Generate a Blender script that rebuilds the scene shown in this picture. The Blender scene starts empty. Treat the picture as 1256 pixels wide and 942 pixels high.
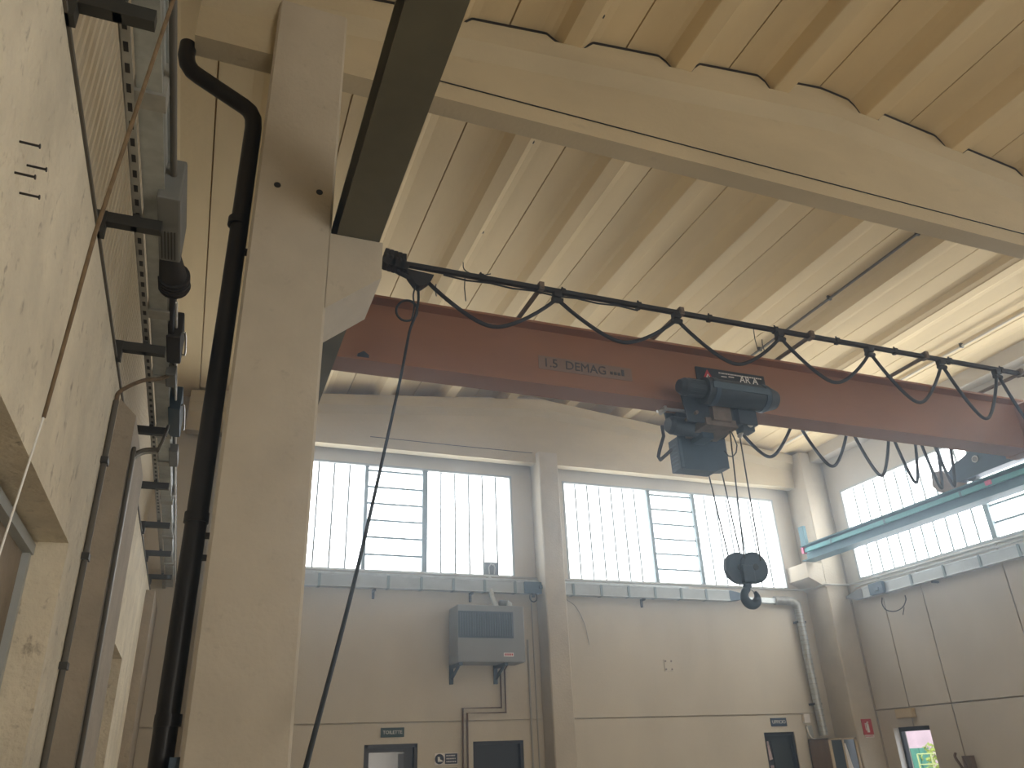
import bpy, bmesh, math, random
from mathutils import Vector, Matrix
random.seed(7)
S = bpy.context.scene
COL = S.collection
PI = math.pi

# ------------------------------------------------------------------ camera
F = 964.2102557447764
RM = Matrix(((0.9339724457367141, -0.12327772221099419, -0.33540732521972383),
             (-0.3553278813791931, -0.41997415762457474, -0.8350831118170832),
             (-0.03791526498858631, 0.8991241906066135, -0.43604830299732555)))
EYE = Vector((0, 0, 1.7))
cam = bpy.data.cameras.new('camera')
cam.sensor_fit = 'HORIZONTAL'; cam.sensor_width = 36; cam.lens = F / 1256 * 36
cam.clip_start = .05; cam.clip_end = 300
co = bpy.data.objects.new('camera', cam); COL.objects.link(co)
co.matrix_world = Matrix.Translation(EYE) @ RM.to_4x4()
S.camera = co


def ray(x, y): return RM @ Vector(((x - 628) / F, -(y - 471) / F, -1))
def AY(x, y, Y): d = ray(x, y); return EYE + d * (Y / d.y)      # the point of the plane Y = const seen at a photo pixel
def AX(x, y, X): d = ray(x, y); return EYE + d * (X / d.x)
def AZ(x, y, Z): d = ray(x, y); return EYE + d * ((Z - 1.7) / d.z)


# ------------------------------------------------------------------ materials
M = {}


def mat(name, col, rough=.6, metal=0., var=.12, scale=2., bump=0., bscale=40., specks=0., speckcol=None, stretch=(1, 1, 1), emit=None, spec=.4, sp=(.60, .70, 9)):
    m = bpy.data.materials.new(name); m.use_nodes = True
    nt = m.node_tree; N = nt.nodes; L = nt.links
    b = N['Principled BSDF']
    b.inputs['Roughness'].default_value = rough
    b.inputs['Metallic'].default_value = metal
    b.inputs['Specular IOR Level'].default_value = spec
    tc = N.new('ShaderNodeTexCoord'); mp = N.new('ShaderNodeMapping'); mp.inputs['Scale'].default_value = stretch
    L.new(tc.outputs['Object'], mp.inputs['Vector'])
    nz = N.new('ShaderNodeTexNoise'); nz.inputs['Scale'].default_value = scale; nz.inputs['Detail'].default_value = 8
    nz.inputs['Roughness'].default_value = .6
    L.new(mp.outputs[0], nz.inputs['Vector'])
    cr = N.new('ShaderNodeValToRGB')
    c = Vector(col)
    lo = c * (1 - var); hi = c * (1 + var)
    cr.color_ramp.elements[0].position = .3; cr.color_ramp.elements[1].position = .7
    cr.color_ramp.elements[0].color = (*lo, 1); cr.color_ramp.elements[1].color = (*[min(1, v) for v in hi], 1)
    L.new(nz.outputs['Fac'], cr.inputs['Fac'])
    out = cr.outputs['Color']
    if specks:
        n2 = N.new('ShaderNodeTexNoise'); n2.inputs['Scale'].default_value = sp[2]; n2.inputs['Detail'].default_value = 10; n2.inputs['Roughness'].default_value = .72
        L.new(mp.outputs[0], n2.inputs['Vector'])
        r2 = N.new('ShaderNodeValToRGB'); r2.color_ramp.elements[0].position = sp[0]; r2.color_ramp.elements[1].position = sp[1]
        L.new(n2.outputs['Fac'], r2.inputs['Fac'])
        ml = N.new('ShaderNodeMath'); ml.operation = 'MULTIPLY'; ml.inputs[1].default_value = specks
        L.new(r2.outputs['Color'], ml.inputs[0])
        mx = N.new('ShaderNodeMix'); mx.data_type = 'RGBA'
        L.new(ml.outputs[0], mx.inputs['Factor']); L.new(out, mx.inputs['A'])
        mx.inputs['B'].default_value = (*(speckcol or tuple(c * .35)), 1)
        out = mx.outputs['Result']
    L.new(out, b.inputs['Base Color'])
    if bump:
        n3 = N.new('ShaderNodeTexNoise'); n3.inputs['Scale'].default_value = bscale; n3.inputs['Detail'].default_value = 6
        L.new(tc.outputs['Object'], n3.inputs['Vector'])
        bp = N.new('ShaderNodeBump'); bp.inputs['Strength'].default_value = bump; bp.inputs['Distance'].default_value = .02
        L.new(n3.outputs['Fac'], bp.inputs['Height']); L.new(bp.outputs['Normal'], b.inputs['Normal'])
    if emit:
        b.inputs['Emission Color'].default_value = (*emit[0], 1); b.inputs['Emission Strength'].default_value = emit[1]
    M[name] = m
    return m


mat('ceiling', (.72, .59, .365), .85, var=.10, scale=1.2, bump=.15, bscale=20, specks=.10, stretch=(1, .25, 1))
mat('roof_beam', (.53, .455, .31), .85, var=.10, scale=1.6, bump=.2, bscale=25, specks=.18, stretch=(.4, 1, 1))
mat('pillar', (.52, .47, .38), .85, var=.09, scale=2.2, bump=.25, bscale=30, specks=.25)
mat('far_wall', (.60, .55, .45), .85, var=.08, scale=.9, bump=.1, bscale=30, specks=.10, stretch=(1, 1, .5))
mat('right_wall', (.52, .48, .41), .85, var=.08, scale=1.1, bump=.1, bscale=30, specks=.08, stretch=(1, 1, .5))
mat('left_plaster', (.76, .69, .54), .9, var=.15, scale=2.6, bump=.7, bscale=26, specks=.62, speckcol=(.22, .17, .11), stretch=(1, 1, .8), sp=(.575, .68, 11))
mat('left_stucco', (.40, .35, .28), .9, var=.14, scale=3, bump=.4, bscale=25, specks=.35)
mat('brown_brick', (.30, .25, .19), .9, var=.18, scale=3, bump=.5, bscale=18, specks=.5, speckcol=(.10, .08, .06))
mat('groove', (.16, .13, .10), .95)
mat('floor', (.40, .36, .30), .7, var=.15, scale=1.0, specks=.2)
mat('cladding', (.60, .54, .42), .55, var=.07, scale=1.5, stretch=(1, 1, .2))
mat('runway', (.135, .125, .085), .6, var=.15, scale=3)  # olive cast of the light put into the colour
mat('runway_hazed', (.05, .15, .18), .5, var=.12, scale=3)  # same paint as the left runway, haze tint put into the colour
mat('girder', (.29, .130, .058), .55, var=.13, scale=1.5, specks=.2, stretch=(.4, 1, 1))
mat('black_steel', (.020, .018, .017), .6, var=.2)
mat('dark_steel', (.055, .055, .05), .55, metal=.3, var=.2)
mat('rubber', (.018, .017, .018), .7, var=.2)
mat('hoist_blue', (.030, .060, .095), .45, var=.15, scale=5)
mat('hoist_dark', (.020, .032, .045), .5, var=.25, scale=6)
mat('hoist_light', (.06, .10, .14), .45)
mat('rust', (.17, .13, .10), .7, var=.25, scale=8)
mat('steel', (.50, .50, .48), .35, metal=.9, var=.15, scale=6)
mat('galvanised', (.46, .49, .48), .42, metal=.55, var=.16, scale=12)
mat('trunking', (.40, .43, .42), .5, metal=.2, var=.10, scale=4)
mat('perforated', (.40, .40, .37), .5, metal=.5, var=.2, scale=8)
mat('box_grey', (.17, .175, .17), .55, var=.12, scale=5)
mat('box_blue', (.05, .085, .12), .5, var=.12)
mat('frame_grey', (.42, .45, .45), .5, var=.08)
mat('mullion', (.19, .24, .25), .5, var=.1)
mat('glass_bar', (.34, .37, .38), .5, var=.05)
mat('drainpipe', (.013, .012, .012), .38, var=.35, scale=4)
mat('rope', (.17, .12, .07), .9, var=.3, scale=30)
mat('pendant_cable', (.02, .028, .035), .6)
mat('conduit', (.42, .41, .37), .5, metal=.3, var=.12)
mat('white_pipe', (.66, .62, .52), .5)
mat('dark_conduit', (.12, .11, .09), .6)
mat('heater_case', (.24, .255, .26), .5, var=.06)
mat('heater_grille', (.045, .065, .085), .5)
mat('heater_fin', (.11, .14, .17), .4)
mat('copper', (.15, .10, .075), .5, metal=.4)
mat('door_dark', (.012, .013, .018), .4, var=.2)
mat('door_leaf', (.070, .075, .085), .4)
mat('dark_inside', (.02, .02, .022), .9)
mat('wood', (.20, .135, .075), .55, var=.2, scale=3, stretch=(4, 4, .5))
mat('cream_wood', (.52, .42, .27), .55, var=.1)
mat('dark_glass', (.04, .05, .055), .12, var=.1, spec=.6)
mat('white_card', (.75, .72, .68), .7)
mat('pink_white', (.55, .44, .44), .6, var=.35, scale=9)
mat('sign_green', (.018, .055, .060), .5)
mat('sign_blue', (.020, .045, .090), .5)
mat('sign_navy', (.012, .018, .05), .5)
mat('sign_red', (.50, .03, .035), .5)
mat('sign_black', (.012, .016, .022), .5)
mat('white_paint', (.78, .78, .75), .5)
mat('faint_plate', (.22, .145, .10), .6, var=.12)
mat('faint_text', (.045, .04, .04), .6)
mat('tape_pink', (.62, .12, .25), .5)
mat('teal_rail', (.07, .32, .34), .45, var=.1)
mat('tan_box', (.48, .37, .20), .6)
mat('outside_pink', (.75, .55, .58), .8)
mat('outside_green', (.09, .30, .20), .7, var=.2, scale=6)
mat('fence_yellow', (.55, .62, .25), .5)
mat('shrub', (.35, .42, .08), .8, var=.4, scale=12)
mat('asphalt', (.25, .24, .23), .9)

def glow(name, col, strength):
    m = bpy.data.materials.new(name); m.use_nodes = True
    nt = m.node_tree; nt.nodes.clear()
    o = nt.nodes.new('ShaderNodeOutputMaterial'); e = nt.nodes.new('ShaderNodeEmission')
    e.inputs['Color'].default_value = (*col, 1); e.inputs['Strength'].default_value = strength
    nt.links.new(e.outputs[0], o.inputs['Surface'])
    M[name] = m
WIN = 7.0
HAZE = .015
glow('daylit_glass', (.93, .97, 1.0), 3.6)
glow('daylit_glass_side', (.95, .98, 1.0), 5.5)
glow('fill_door_glow', (1.0, .95, .86), 4.2)  # glow of the added rear door, a fill light


# ------------------------------------------------------------------ mesh builder
class MB:
    def __init__(s): s.v = []; s.f = []; s.sm = []

    def add(s, vs, fs, smooth=False):
        n = len(s.v); s.v += [tuple(v) for v in vs]
        for q in fs: s.f.append(tuple(i + n for i in q)); s.sm.append(smooth)

    def box(s, x0, x1, y0, y1, z0, z1, M4=None, ch=0.):
        if x0 > x1: x0, x1 = x1, x0
        if y0 > y1: y0, y1 = y1, y0
        if z0 > z1: z0, z1 = z1, z0
        bm = bmesh.new(); bmesh.ops.create_cube(bm, size=1)
        for v in bm.verts:
            v.co = Vector((x0 + (v.co.x + .5) * (x1 - x0), y0 + (v.co.y + .5) * (y1 - y0), z0 + (v.co.z + .5) * (z1 - z0)))
        if ch: bmesh.ops.bevel(bm, geom=bm.edges[:], offset=ch, segments=2, affect='EDGES', profile=.6)
        bm.verts.index_update()
        vs = [(M4 @ v.co if M4 else v.co.copy()) for v in bm.verts]
        s.add(vs, [[v.index for v in f.verts] for f in bm.faces]); bm.free()
        return s

    def cyl(s, a, b, r, r2=None, n=20, caps=True):
        a = Vector(a); b = Vector(b); r2 = r if r2 is None else r2
        d = (b - a).normalized(); u = d.orthogonal().normalized(); w = d.cross(u)
        vs = []
        for P, q in ((a, r), (b, r2)):
            for i in range(n):
                t = 2 * PI * i / n; vs.append(P + (u * math.cos(t) + w * math.sin(t)) * q)
        s.add(vs, [(i, (i + 1) % n, n + (i + 1) % n, n + i) for i in range(n)], True)
        if caps:
            s.add(vs[:n], [tuple(reversed(range(n)))]); s.add(vs[n:], [tuple(range(n))])
        return s

    def tube(s, pts, r, n=10, closed=False):
        pts = [Vector(p) for p in pts]; m = len(pts); rs = r if isinstance(r, (list, tuple)) else [r] * m
        tg = []
        for i in range(m):
            a = pts[max(0, i - 1)]; b = pts[min(m - 1, i + 1)]
            if closed: a = pts[i - 1]; b = pts[(i + 1) % m]
            tg.append((b - a).normalized())
        u = tg[0].orthogonal().normalized(); vs = []
        for i in range(m):
            u = (u - tg[i] * u.dot(tg[i])).normalized(); w = tg[i].cross(u)
            for k in range(n):
                t = 2 * PI * k / n; vs.append(pts[i] + (u * math.cos(t) + w * math.sin(t)) * rs[i])
        fs = []
        for i in range(m if closed else m - 1):
            j = (i + 1) % m
            for k in range(n): fs.append((i * n + k, i * n + (k + 1) % n, j * n + (k + 1) % n, j * n + k))
        s.add(vs, fs, True)
        if not closed:
            s.add(vs[:n], [tuple(reversed(range(n)))]); s.add(vs[-n:], [tuple(range(n))])
        return s

    def prism(s, prof, axis, a, b):
        # prof: closed list of 2D points; axis 'x': (y,z) -> extruded over x in [a,b]; 'y': (x,z); 'z': (x,y)
        def P(p, t): return {'x': (t, p[0], p[1]), 'y': (p[0], t, p[1]), 'z': (p[0], p[1], t)}[axis]
        n = len(prof); vs = [P(p, a) for p in prof] + [P(p, b) for p in prof]
        fs = [(i, (i + 1) % n, n + (i + 1) % n, n + i) for i in range(n)]
        s.add(vs, fs); s.add(vs[:n], [tuple(reversed(range(n)))]); s.add(vs[n:], [tuple(range(n))])
        return s

    def sphere(s, c, r, sc=(1, 1, 1), n=16):
        bm = bmesh.new(); bmesh.ops.create_uvsphere(bm, u_segments=n, v_segments=n // 2 + 2, radius=r)
        bm.verts.index_update()
        s.add([Vector(c) + Vector((v.co.x * sc[0], v.co.y * sc[1], v.co.z * sc[2])) for v in bm.verts], [[v.index for v in f.verts] for f in bm.faces], True); bm.free()
        return s

    def build(s, name, m, parent=None, normals=True):
        me = bpy.data.meshes.new(name); me.from_pydata(s.v, [], s.f)
        me.polygons.foreach_set('use_smooth', s.sm); me.validate()
        if normals:
            bm = bmesh.new(); bm.from_mesh(me); bmesh.ops.recalc_face_normals(bm, faces=bm.faces[:]); bm.to_mesh(me); bm.free()
        me.materials.append(M[m])
        o = bpy.data.objects.new(name, me); COL.objects.link(o)
        if parent is not None: child(o, parent)
        return o


WORLD = {}
def loc_of(o):
    v = Vector(o.location)
    p = o.parent
    while p is not None:
        v = v + Vector(p.location) if p in () else v
        p = p.parent
    return v
def child(o, parent):
    o.parent = parent
    # every thing stands unrotated when its parts are attached, so only its base point is taken off
    p = parent; base = Vector((0, 0, 0))
    while p is not None and p.type != 'EMPTY': p = p.parent
    if p is not None and parent.type == 'EMPTY': o.matrix_parent_inverse = Matrix.Translation(-Vector(p.location))


def tag(o, label, cat, group=None):
    o['kind'] = 'thing'; o['label'] = label; o['category'] = cat
    if group: o['group'] = group
    return o


def thing(name, label, cat, loc=(0, 0, 0), group=None):
    o = bpy.data.objects.new(name, None); COL.objects.link(o); o.location = loc; o.empty_display_size = .1
    return tag(o, label, cat, group)


def struct(o):
    o['kind'] = 'structure'; return o


def copy_thing(root, delta, label=None):
    r = root.copy(); COL.objects.link(r); r.location = Vector(root.location) + Vector(delta)
    if label: r['label'] = label
    for ch in root.children:
        c = ch.copy(); COL.objects.link(c); c.parent = r
        for g in ch.children:
            d = g.copy(); COL.objects.link(d); d.parent = c
    return r


def text(s, size, m, origin, right, up, name, parent, depth=.003, align='CENTER'):
    cu = bpy.data.curves.new(name, 'FONT'); cu.body = s; cu.size = size; cu.extrude = depth
    cu.align_x = align; cu.align_y = 'CENTER'; cu.resolution_u = 3
    t = bpy.data.objects.new(name + '_tmp', cu); COL.objects.link(t)
    bpy.context.view_layer.update()
    dg = bpy.context.evaluated_depsgraph_get()
    me = bpy.data.meshes.new_from_object(t.evaluated_get(dg)); bpy.data.objects.remove(t); bpy.data.curves.remove(cu)
    r = Vector(right).normalized(); u = Vector(up).normalized(); n = r.cross(u)
    me.transform(Matrix((( r.x, u.x, n.x, origin[0]), (r.y, u.y, n.y, origin[1]), (r.z, u.z, n.z, origin[2]), (0, 0, 0, 1))))
    me.name = name; me.materials.clear(); me.materials.append(M[m])
    o = bpy.data.objects.new(name, me); COL.objects.link(o)
    if parent is not None: child(o, parent)
    return o


def wall_cells(ucuts, zcuts, hole, groove, place):
    """a wall of panels: cells between the cuts; hole(u,z) leaves an opening, groove(u,z) sets a joint back"""
    m = MB()
    for i in range(len(ucuts) - 1):
        for j in range(len(zcuts) - 1):
            uc = (ucuts[i] + ucuts[i + 1]) / 2; zc = (zcuts[j] + zcuts[j + 1]) / 2
            if hole(uc, zc): continue
            place(m, ucuts[i], ucuts[i + 1], zcuts[j], zcuts[j + 1], groove(uc, zc))
    return m


def cuts(*vals): return sorted(set(round(v, 4) for v in vals))


# ------------------------------------------------------------------ room shell
YB = -7.0           # the hall's wall behind the camera
YF = 13.0           # far wall
XR = 12.0           # right wall
XL = -.70           # left masonry wall face

struct(MB().box(-1.2, 12.4, YB - .3, 13.4, -.2, 0).build('floor', 'floor'))

# far wall: openings for two window bands and three doors
W1 = (-.0, 5.12, 4.67, 6.55); W2 = (6.16, 11.04, 4.67, 6.55)
D1 = (2.57, 3.40, 0, 2.06); D2 = (4.30, 5.16, 0, 2.06); D3 = (9.87, 10.55, 0, 2.06)
HO = [W1, W2, D1, D2, D3]
uc = cuts(-1.2, 12.4, *[v for h in HO for v in h[:2]])
JZ = 2.36
zc = cuts(0, 8.9, JZ - .012, JZ + .012, *[v for h in HO for v in h[2:]])
inhole = lambda u, z: any(h[0] < u < h[1] and h[2] < z < h[3] for h in HO)
fw = wall_cells(uc, zc, inhole, lambda u, z: JZ - .013 < z < JZ + .013,
                lambda m, a, b, c, d, g: m.box(a, b, YF + (.06 if g else 0), YF + .30, c, d))
struct(fw.build('wall_far', 'far_wall'))

# right wall: window bands, a door, vertical panel joints
W3 = (5.35, 12.04, 4.70, 6.52)
W4 = (-1.6, 1.6, 4.70, 6.52)
DR = (11.25, 12.07, 0, 2.05)
HR = [W3, W4, DR]
JY = (12.385, 11.58, 10.67, 9.0, 7.6)
yc = cuts(YB, 13.0, *[v for h in HR for v in h[:2]], *[j + s for j in JY for s in (-.012, .012)])
zr = cuts(0, 8.4, JZ - .012, JZ + .012, *[v for h in HR for v in h[2:]])
inr = lambda u, z: any(h[0] < u < h[1] and h[2] < z < h[3] for h in HR)
def gr(u, z):
    if JZ - .013 < z < JZ + .013: return True
    return any(abs(u - j) < .0125 for j in JY) and (z < 4.6 or u > 12.2)
rw = wall_cells(yc, zr, inr, gr, lambda m, a, b, c, d, g: m.box(XR + (.06 if g else 0), XR + .28, a, b, c, d))
struct(rw.build('wall_right', 'right_wall'))

# left masonry wall with two blind openings
LT = 4.12
N1 = (1.0, 4.72, .9, 2.86); N2 = (7.34, 9.56, .9, 2.86)
yl = cuts(YB, 13.0, *N1[:2], *N2[:2]); zl = cuts(0, LT, *N1[2:])
lw = wall_cells(yl, zl, lambda u, z: any(h[0] < u < h[1] and h[2] < z < h[3] for h in (N1, N2)), lambda u, z: False,
                lambda m, a, b, c, d, g: m.box(XL - .19, XL, a, b, c, d))
wl = struct(lw.build('wall_left', 'left_plaster'))
# back of the blind openings
for i, h in enumerate((N1, N2)):
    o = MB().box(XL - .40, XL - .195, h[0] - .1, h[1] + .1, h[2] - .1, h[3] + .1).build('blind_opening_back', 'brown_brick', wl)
    b = MB()
    b.box(XL - .195, XL - .15, h[0] + .02, h[1] - .01, h[3] - .075, h[3] - .02)
    b.box(XL - .195, XL - .16, h[1] - .06, h[1] - .012, h[2] + .02, h[3] - .075)
    b.build('opening_frame', 'frame_grey', wl)
# pilaster standing proud of the left wall
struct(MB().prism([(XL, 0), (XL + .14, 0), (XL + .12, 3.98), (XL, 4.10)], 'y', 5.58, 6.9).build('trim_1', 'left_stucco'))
struct(MB().box(XL - .19, XL + .012, YB, 12.98, LT, LT + .02).build('trim_2', 'dark_conduit'))
# pilaster in the far left corner
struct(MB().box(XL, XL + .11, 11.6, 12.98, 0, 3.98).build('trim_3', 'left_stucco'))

# corrugated metal cladding above the masonry
m = MB(); p = .115; y = YB; prof = []
while y < 13.0:
    prof += [(y, 0), (y + p * .62, 0), (y + p * .72, -.022), (y + p * .9, -.022)]; y += p
vs = []
for (yy, dx) in prof: vs += [(-.92 + dx, yy, 3.6), (-.92 + dx, yy, 8.3)]
m.add(vs, [(2 * i, 2 * i + 2, 2 * i + 3, 2 * i + 1) for i in range(len(prof) - 1)])
m.box(-1.15, -1.0, YB, 13.0, 3.6, 8.3)
struct(m.build('wall_left_upper', 'cladding', normals=False))

# wall behind the camera
bw = MB(); bw.box(-1.2, 3.0, YB - .3, YB, 0, 8.9); bw.box(8.0, 12.4, YB - .3, YB, 0, 8.9); bw.box(3.0, 8.0, YB - .3, YB, 4.0, 8.9)
struct(bw.build('wall_back', 'far_wall'))
m = MB(); m.box(3.0, 3.08, YB - .2, YB - .1, 0, 4.0); m.box(7.92, 8.0, YB - .2, YB - .1, 0, 4.0); m.box(3.0, 8.0, YB - .2, YB - .1, 3.92, 4.0)
d5 = struct(m.build('door_5', 'frame_grey'))
MB().box(3.08, 7.92, YB - .16, YB - .14, 0, 3.92).build('glow_pane', 'fill_door_glow', d5)  # glowing door added behind the camera to light pillar and beam faces

# ------------------------------------------------------------------ ceiling of ribbed roof panels
def zs(x): return 8.27 - .13 * abs(x - 5.65)       # panel underside
def zb(x): return 8.03 - .10 * abs(x - 5.70)       # rib underside = top of the roof beams
RIBS = [2.60 + 1.22 * k for k in range(-3, 8)]
def ceiling(y0, y1):
    m = MB(); low = []
    x = -1.25; pts = []
    for r in RIBS:
        j = r - .61
        pts += [(j - .008, zs(j)), (j - .006, zs(j) + .05), (j + .006, zs(j) + .05), (j + .008, zs(j))]
        pts += [(r - .30, zs(r - .30)), (r - .21, zs(r - .2) - .02), (r - .165, zs(r) - .065), (r - .10, zb(r) + .012), (r - .088, zb(r)),
                (r + .088, zb(r)), (r + .10, zb(r) + .012), (r + .165, zs(r) - .065), (r + .21, zs(r + .2) - .02), (r + .30, zs(r + .30))]
    pts = [p for p in pts if p[0] > -1.2 and p[0] < 12.3]
    pts = [(-1.25, zs(-1.25))] + pts + [(12.35, zs(12.35))]
    top = [(x, z + .45) for x, z in ((12.35, zs(12.35)), (5.65, zs(5.65)), (-1.25, zs(-1.25)))]
    m.prism(pts + top, 'y', y0, y1)
    return struct(m.build('ceiling', 'ceiling'))
ceiling(4.82, 13.3)
ceiling(YB - .3, 4.78)

# eaves beam over the right wall
struct(MB().box(11.72, 12.0, 5.1, 12.4, 7.24, 7.50).build('trim_4', 'right_wall'))
struct(MB().box(11.72, 12.0, YB, 4.6, 7.24, 7.50).build('trim_5', 'right_wall'))

# ------------------------------------------------------------------ pillars
def pillar(x0, x1, y0, y1, z1, label, corbel=None, holes=()):
    t = thing('concrete_pillar', label, 'pillar', ((x0 + x1) / 2, (y0 + y1) / 2, 0))
    c = .018
    pr = [(x0 + c, y0), (x1 - c, y0), (x1, y0 + c), (x1, y1 - c), (x1 - c, y1), (x0 + c, y1), (x0, y1 - c), (x0, y0 + c)]
    MB().prism(pr, 'z', 0, z1).build('shaft', 'pillar', t)
    if corbel:
        s, cx0, cx1, zt, zm, zl = corbel       # s: outward end, zt top, zm lower edge of the end, zl root
        MB().prism([(cx0, zt), (cx1, zt), (cx1, zm), (cx0, zl)], 'y', y0 + .003, y1 - .003).build('corbel', 'pillar', t)
    for hx, hz in holes:
        m = MB(); m.cyl((hx, y0 - .0015, hz), (hx, y0 + .05, hz), .024, n=20)
        m.build('lifting_hole_shade', 'dark_inside', t)  # dark disc in place of a bored hole, shade put into its colour
    return t
pillar(0.0, .535, 4.6, 5.2, 7.26, 'big bare concrete pillar in front, with dark drainpipe along its left edge',
       ('r', .53, .90, 5.095, 4.80, 4.487), ((.14, 5.42), (.43, 5.43)))
pillar(5.515, 5.90, 12.57, 13.0, 6.93, 'pale concrete pillar between the two far wall windows')
pillar(11.46, 12.0, 12.40, 13.0, 7.45, 'pale concrete corner pillar carrying the red fire extinguisher sign',
       ('l', 11.47, 11.08, 5.09, 4.80, 4.62))
pillar(11.46, 12.0, 4.6, 5.2, 7.26, 'concrete pillar on the right wall under the roof beam', ('l', 11.47, 11.08, 5.09, 4.80, 4.49))
pillar(-.02, .38, 12.57, 13.0, 6.93, 'far wall concrete pillar hidden behind the big front pillar', None)

# ------------------------------------------------------------------ roof beams (double slope)
def roof_beam(ymid, label):
    t = thing('roof_beam', label, 'roof beam', (5.7, ymid, 6.75))
    m = MB()
    # sections along x: profile in (y,z)
    def sec(x):
        top = zb(x) - .001; k = zb(x) - .33
        return [(-.10, 6.75), (.10, 6.75), (.10, k), (.20, k + .13), (.20, top), (-.20, top), (-.20, k + .13), (-.10, k)]
    xs = [-.57, 1.0, 2.5, 4.0, 5.7, 7.4, 9.0, 10.5, 11.95]
    vs = []; n = 8
    for x in xs: vs += [(x, ymid + a, b) for a, b in sec(x)]
    fs = []
    for i in range(len(xs) - 1):
        for k in range(n): fs.append((i * n + k, i * n + (k + 1) % n, (i + 1) * n + (k + 1) % n, (i + 1) * n + k))
    m.add(vs, fs); m.add(vs[:n], [tuple(range(n))]); m.add(vs[-n:], [tuple(range(n))])
    m.build('beam_body', 'roof_beam', t)
    return t
rb = roof_beam(4.80, 'large sloping concrete roof beam crossing above the front pillar')
def infill(t, ymid):
    for r in RIBS[1:]:
        a_, b_ = r - 1.22 + .115, r - .115
        if a_ < -.5: a_ = -.5
        if b_ > 11.9: b_ = 11.9
        xs = [a_, a_ + .05, a_ + .13, (a_ + b_) / 2, b_ - .13, b_ - .05, b_]
        top = [(x, max(zb(x) + .012, zs(x) - .035 - d)) for x, d in zip(xs, (.20, .07, .0, .0, .0, .07, .20))]
        bot = [(x, zb(x) - .002) for x in reversed(xs)]
        MB().prism(top + bot, 'y', ymid - .165, ymid + .165).build('mortar_infill', 'roof_beam', t)
        strip_top = [(x, z + .026) for x, z in top]
        MB().prism(strip_top + list(reversed(top)), 'y', ymid - .172, ymid + .165).build('gap_shade_strip', 'black_steel', t)  # black strip added along the gap, its shade put into the colour
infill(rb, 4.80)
roof_beam(12.80, 'sloping concrete roof beam along the top of the far wall')
def cable_line(y, label, z=6.93, x0=1.0, x1=11.4):
    o = MB().tube([(x0, y, z), ((x0 + x1) / 2, y, z - .006), (x1, y, z)], .006, 6).build('beam_cable', 'rubber')
    return tag(o, label, 'cable')
cable_line(4.693, 'thin black cable running along the face of the front roof beam')
cable_line(12.693, 'thin dark cable along the roof beam above the far windows', 6.94, 2.4, 5.45)

# ------------------------------------------------------------------ windows
def window_far(n, x0, x1, z0, z1, parts, gl='daylit_glass'):
    """parts: list of (a, b, kind) along the wall; built on the plane Y = 13"""
    fr = MB(); w = .035; y0, y1 = 12.985, 13.10
    fr.box(x0, x1, y0, y1, z0, z0 + w); fr.box(x0, x1, y0, y1, z1 - w, z1)
    fr.box(x0, x0 + w, y0, y1, z0, z1); fr.box(x1 - w, x1, y0, y1, z0, z1)
    root = struct(fr.build('window_%d' % n, 'frame_grey'))
    for a, b, k in parts:
        MB().box(a, b, 13.06, 13.07, z0 + w, z1 - w).build('glow_pane', gl, root)
        bars = MB()
        if k == 'v':
            q = .27; c = int(round((b - a) / q)); 
            for i in range(1, c): xx = a + (b - a) * i / c; bars.box(xx - .0145, xx + .0145, 13.045, 13.06, z0 + w, z1 - w)
            bars.build('glass_joints', 'glass_bar', root)
        else:
            for i in range(1, 7): zz = z0 + (z1 - z0) * i / 6.35; bars.box(a, b, 13.03, 13.06, zz - .016, zz + .016)
            bars.build('louvre_bars', 'mullion', root)
    for (a, b, k), (c, d, k2) in zip(parts[:-1], parts[1:]):
        MB().box(b, c, 12.99, 13.09, z0 + .02, z1 - .02).build('mullion', 'mullion', root)
    return root
w1 = window_far(1, *W1, [(.03, 2.40, 'v'), (2.46, 3.43, 'l'), (3.52, 5.085, 'v')])
window_far(2, *W2, [(6.195, 7.99, 'v'), (8.06, 9.02, 'l'), (9.09, 11.0, 'v')])
# vent plate let into the first window
MB().box(4.57, 4.83, 13.02, 13.05, 4.705, 4.93).build('flue_plate', 'box_grey', w1)
m = MB(); 
m.tube([(4.65, 13.015, 4.72), (4.64, 13.012, 4.84), (4.68, 13.01, 4.90), (4.72, 13.012, 4.88)], .012, 8)
m.tube([(4.74, 13.015, 4.72), (4.755, 13.012, 4.84), (4.73, 13.01, 4.9)], .012, 8)
m.build('flue_wire', 'steel', w1)

def window_side(n, ya, yb, z0, z1, parts, gl):
    fr = MB(); w = .04; x0, x1 = 11.985, 12.10
    fr.box(x0, x1, ya, yb, z0, z0 + w); fr.box(x0, x1, ya, yb, z1 - w, z1)
    fr.box(x0, x1, ya, ya + w, z0, z1); fr.box(x0, x1, yb - w, yb, z0, z1)
    root = struct(fr.build('window_%d' % n, 'frame_grey'))
    for a, b, k in parts:
        MB().box(12.06, 12.07, a, b, z0 + w, z1 - w).build('glow_pane', gl, root)
        bars = MB()
        if k == 'v':
            c = int(round((b - a) / .28))
            for i in range(1, c): yy = a + (b - a) * i / c; bars.box(12.045, 12.06, yy - .017, yy + .017, z0 + w, z1 - w)
            bars.build('glass_joints', 'glass_bar', root)
        else:
            for i in range(1, 7): zz = z0 + (z1 - z0) * i / 6.35; bars.box(12.03, 12.06, a, b, zz - .019, zz + .019)
            bars.build('louvre_bars', 'mullion', root)
    for (a, b, k), (c, d, k2) in zip(parts[:-1], parts[1:]):
        MB().box(11.99, 12.09, b, c, z0 + .02, z1 - .02).build('mullion', 'mullion', root)
    return root
window_side(3, *W3, [(5.39, 7.90, 'v'), (7.98, 8.94, 'l'), (9.03, 12.0, 'v')], 'daylit_glass_side')
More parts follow.
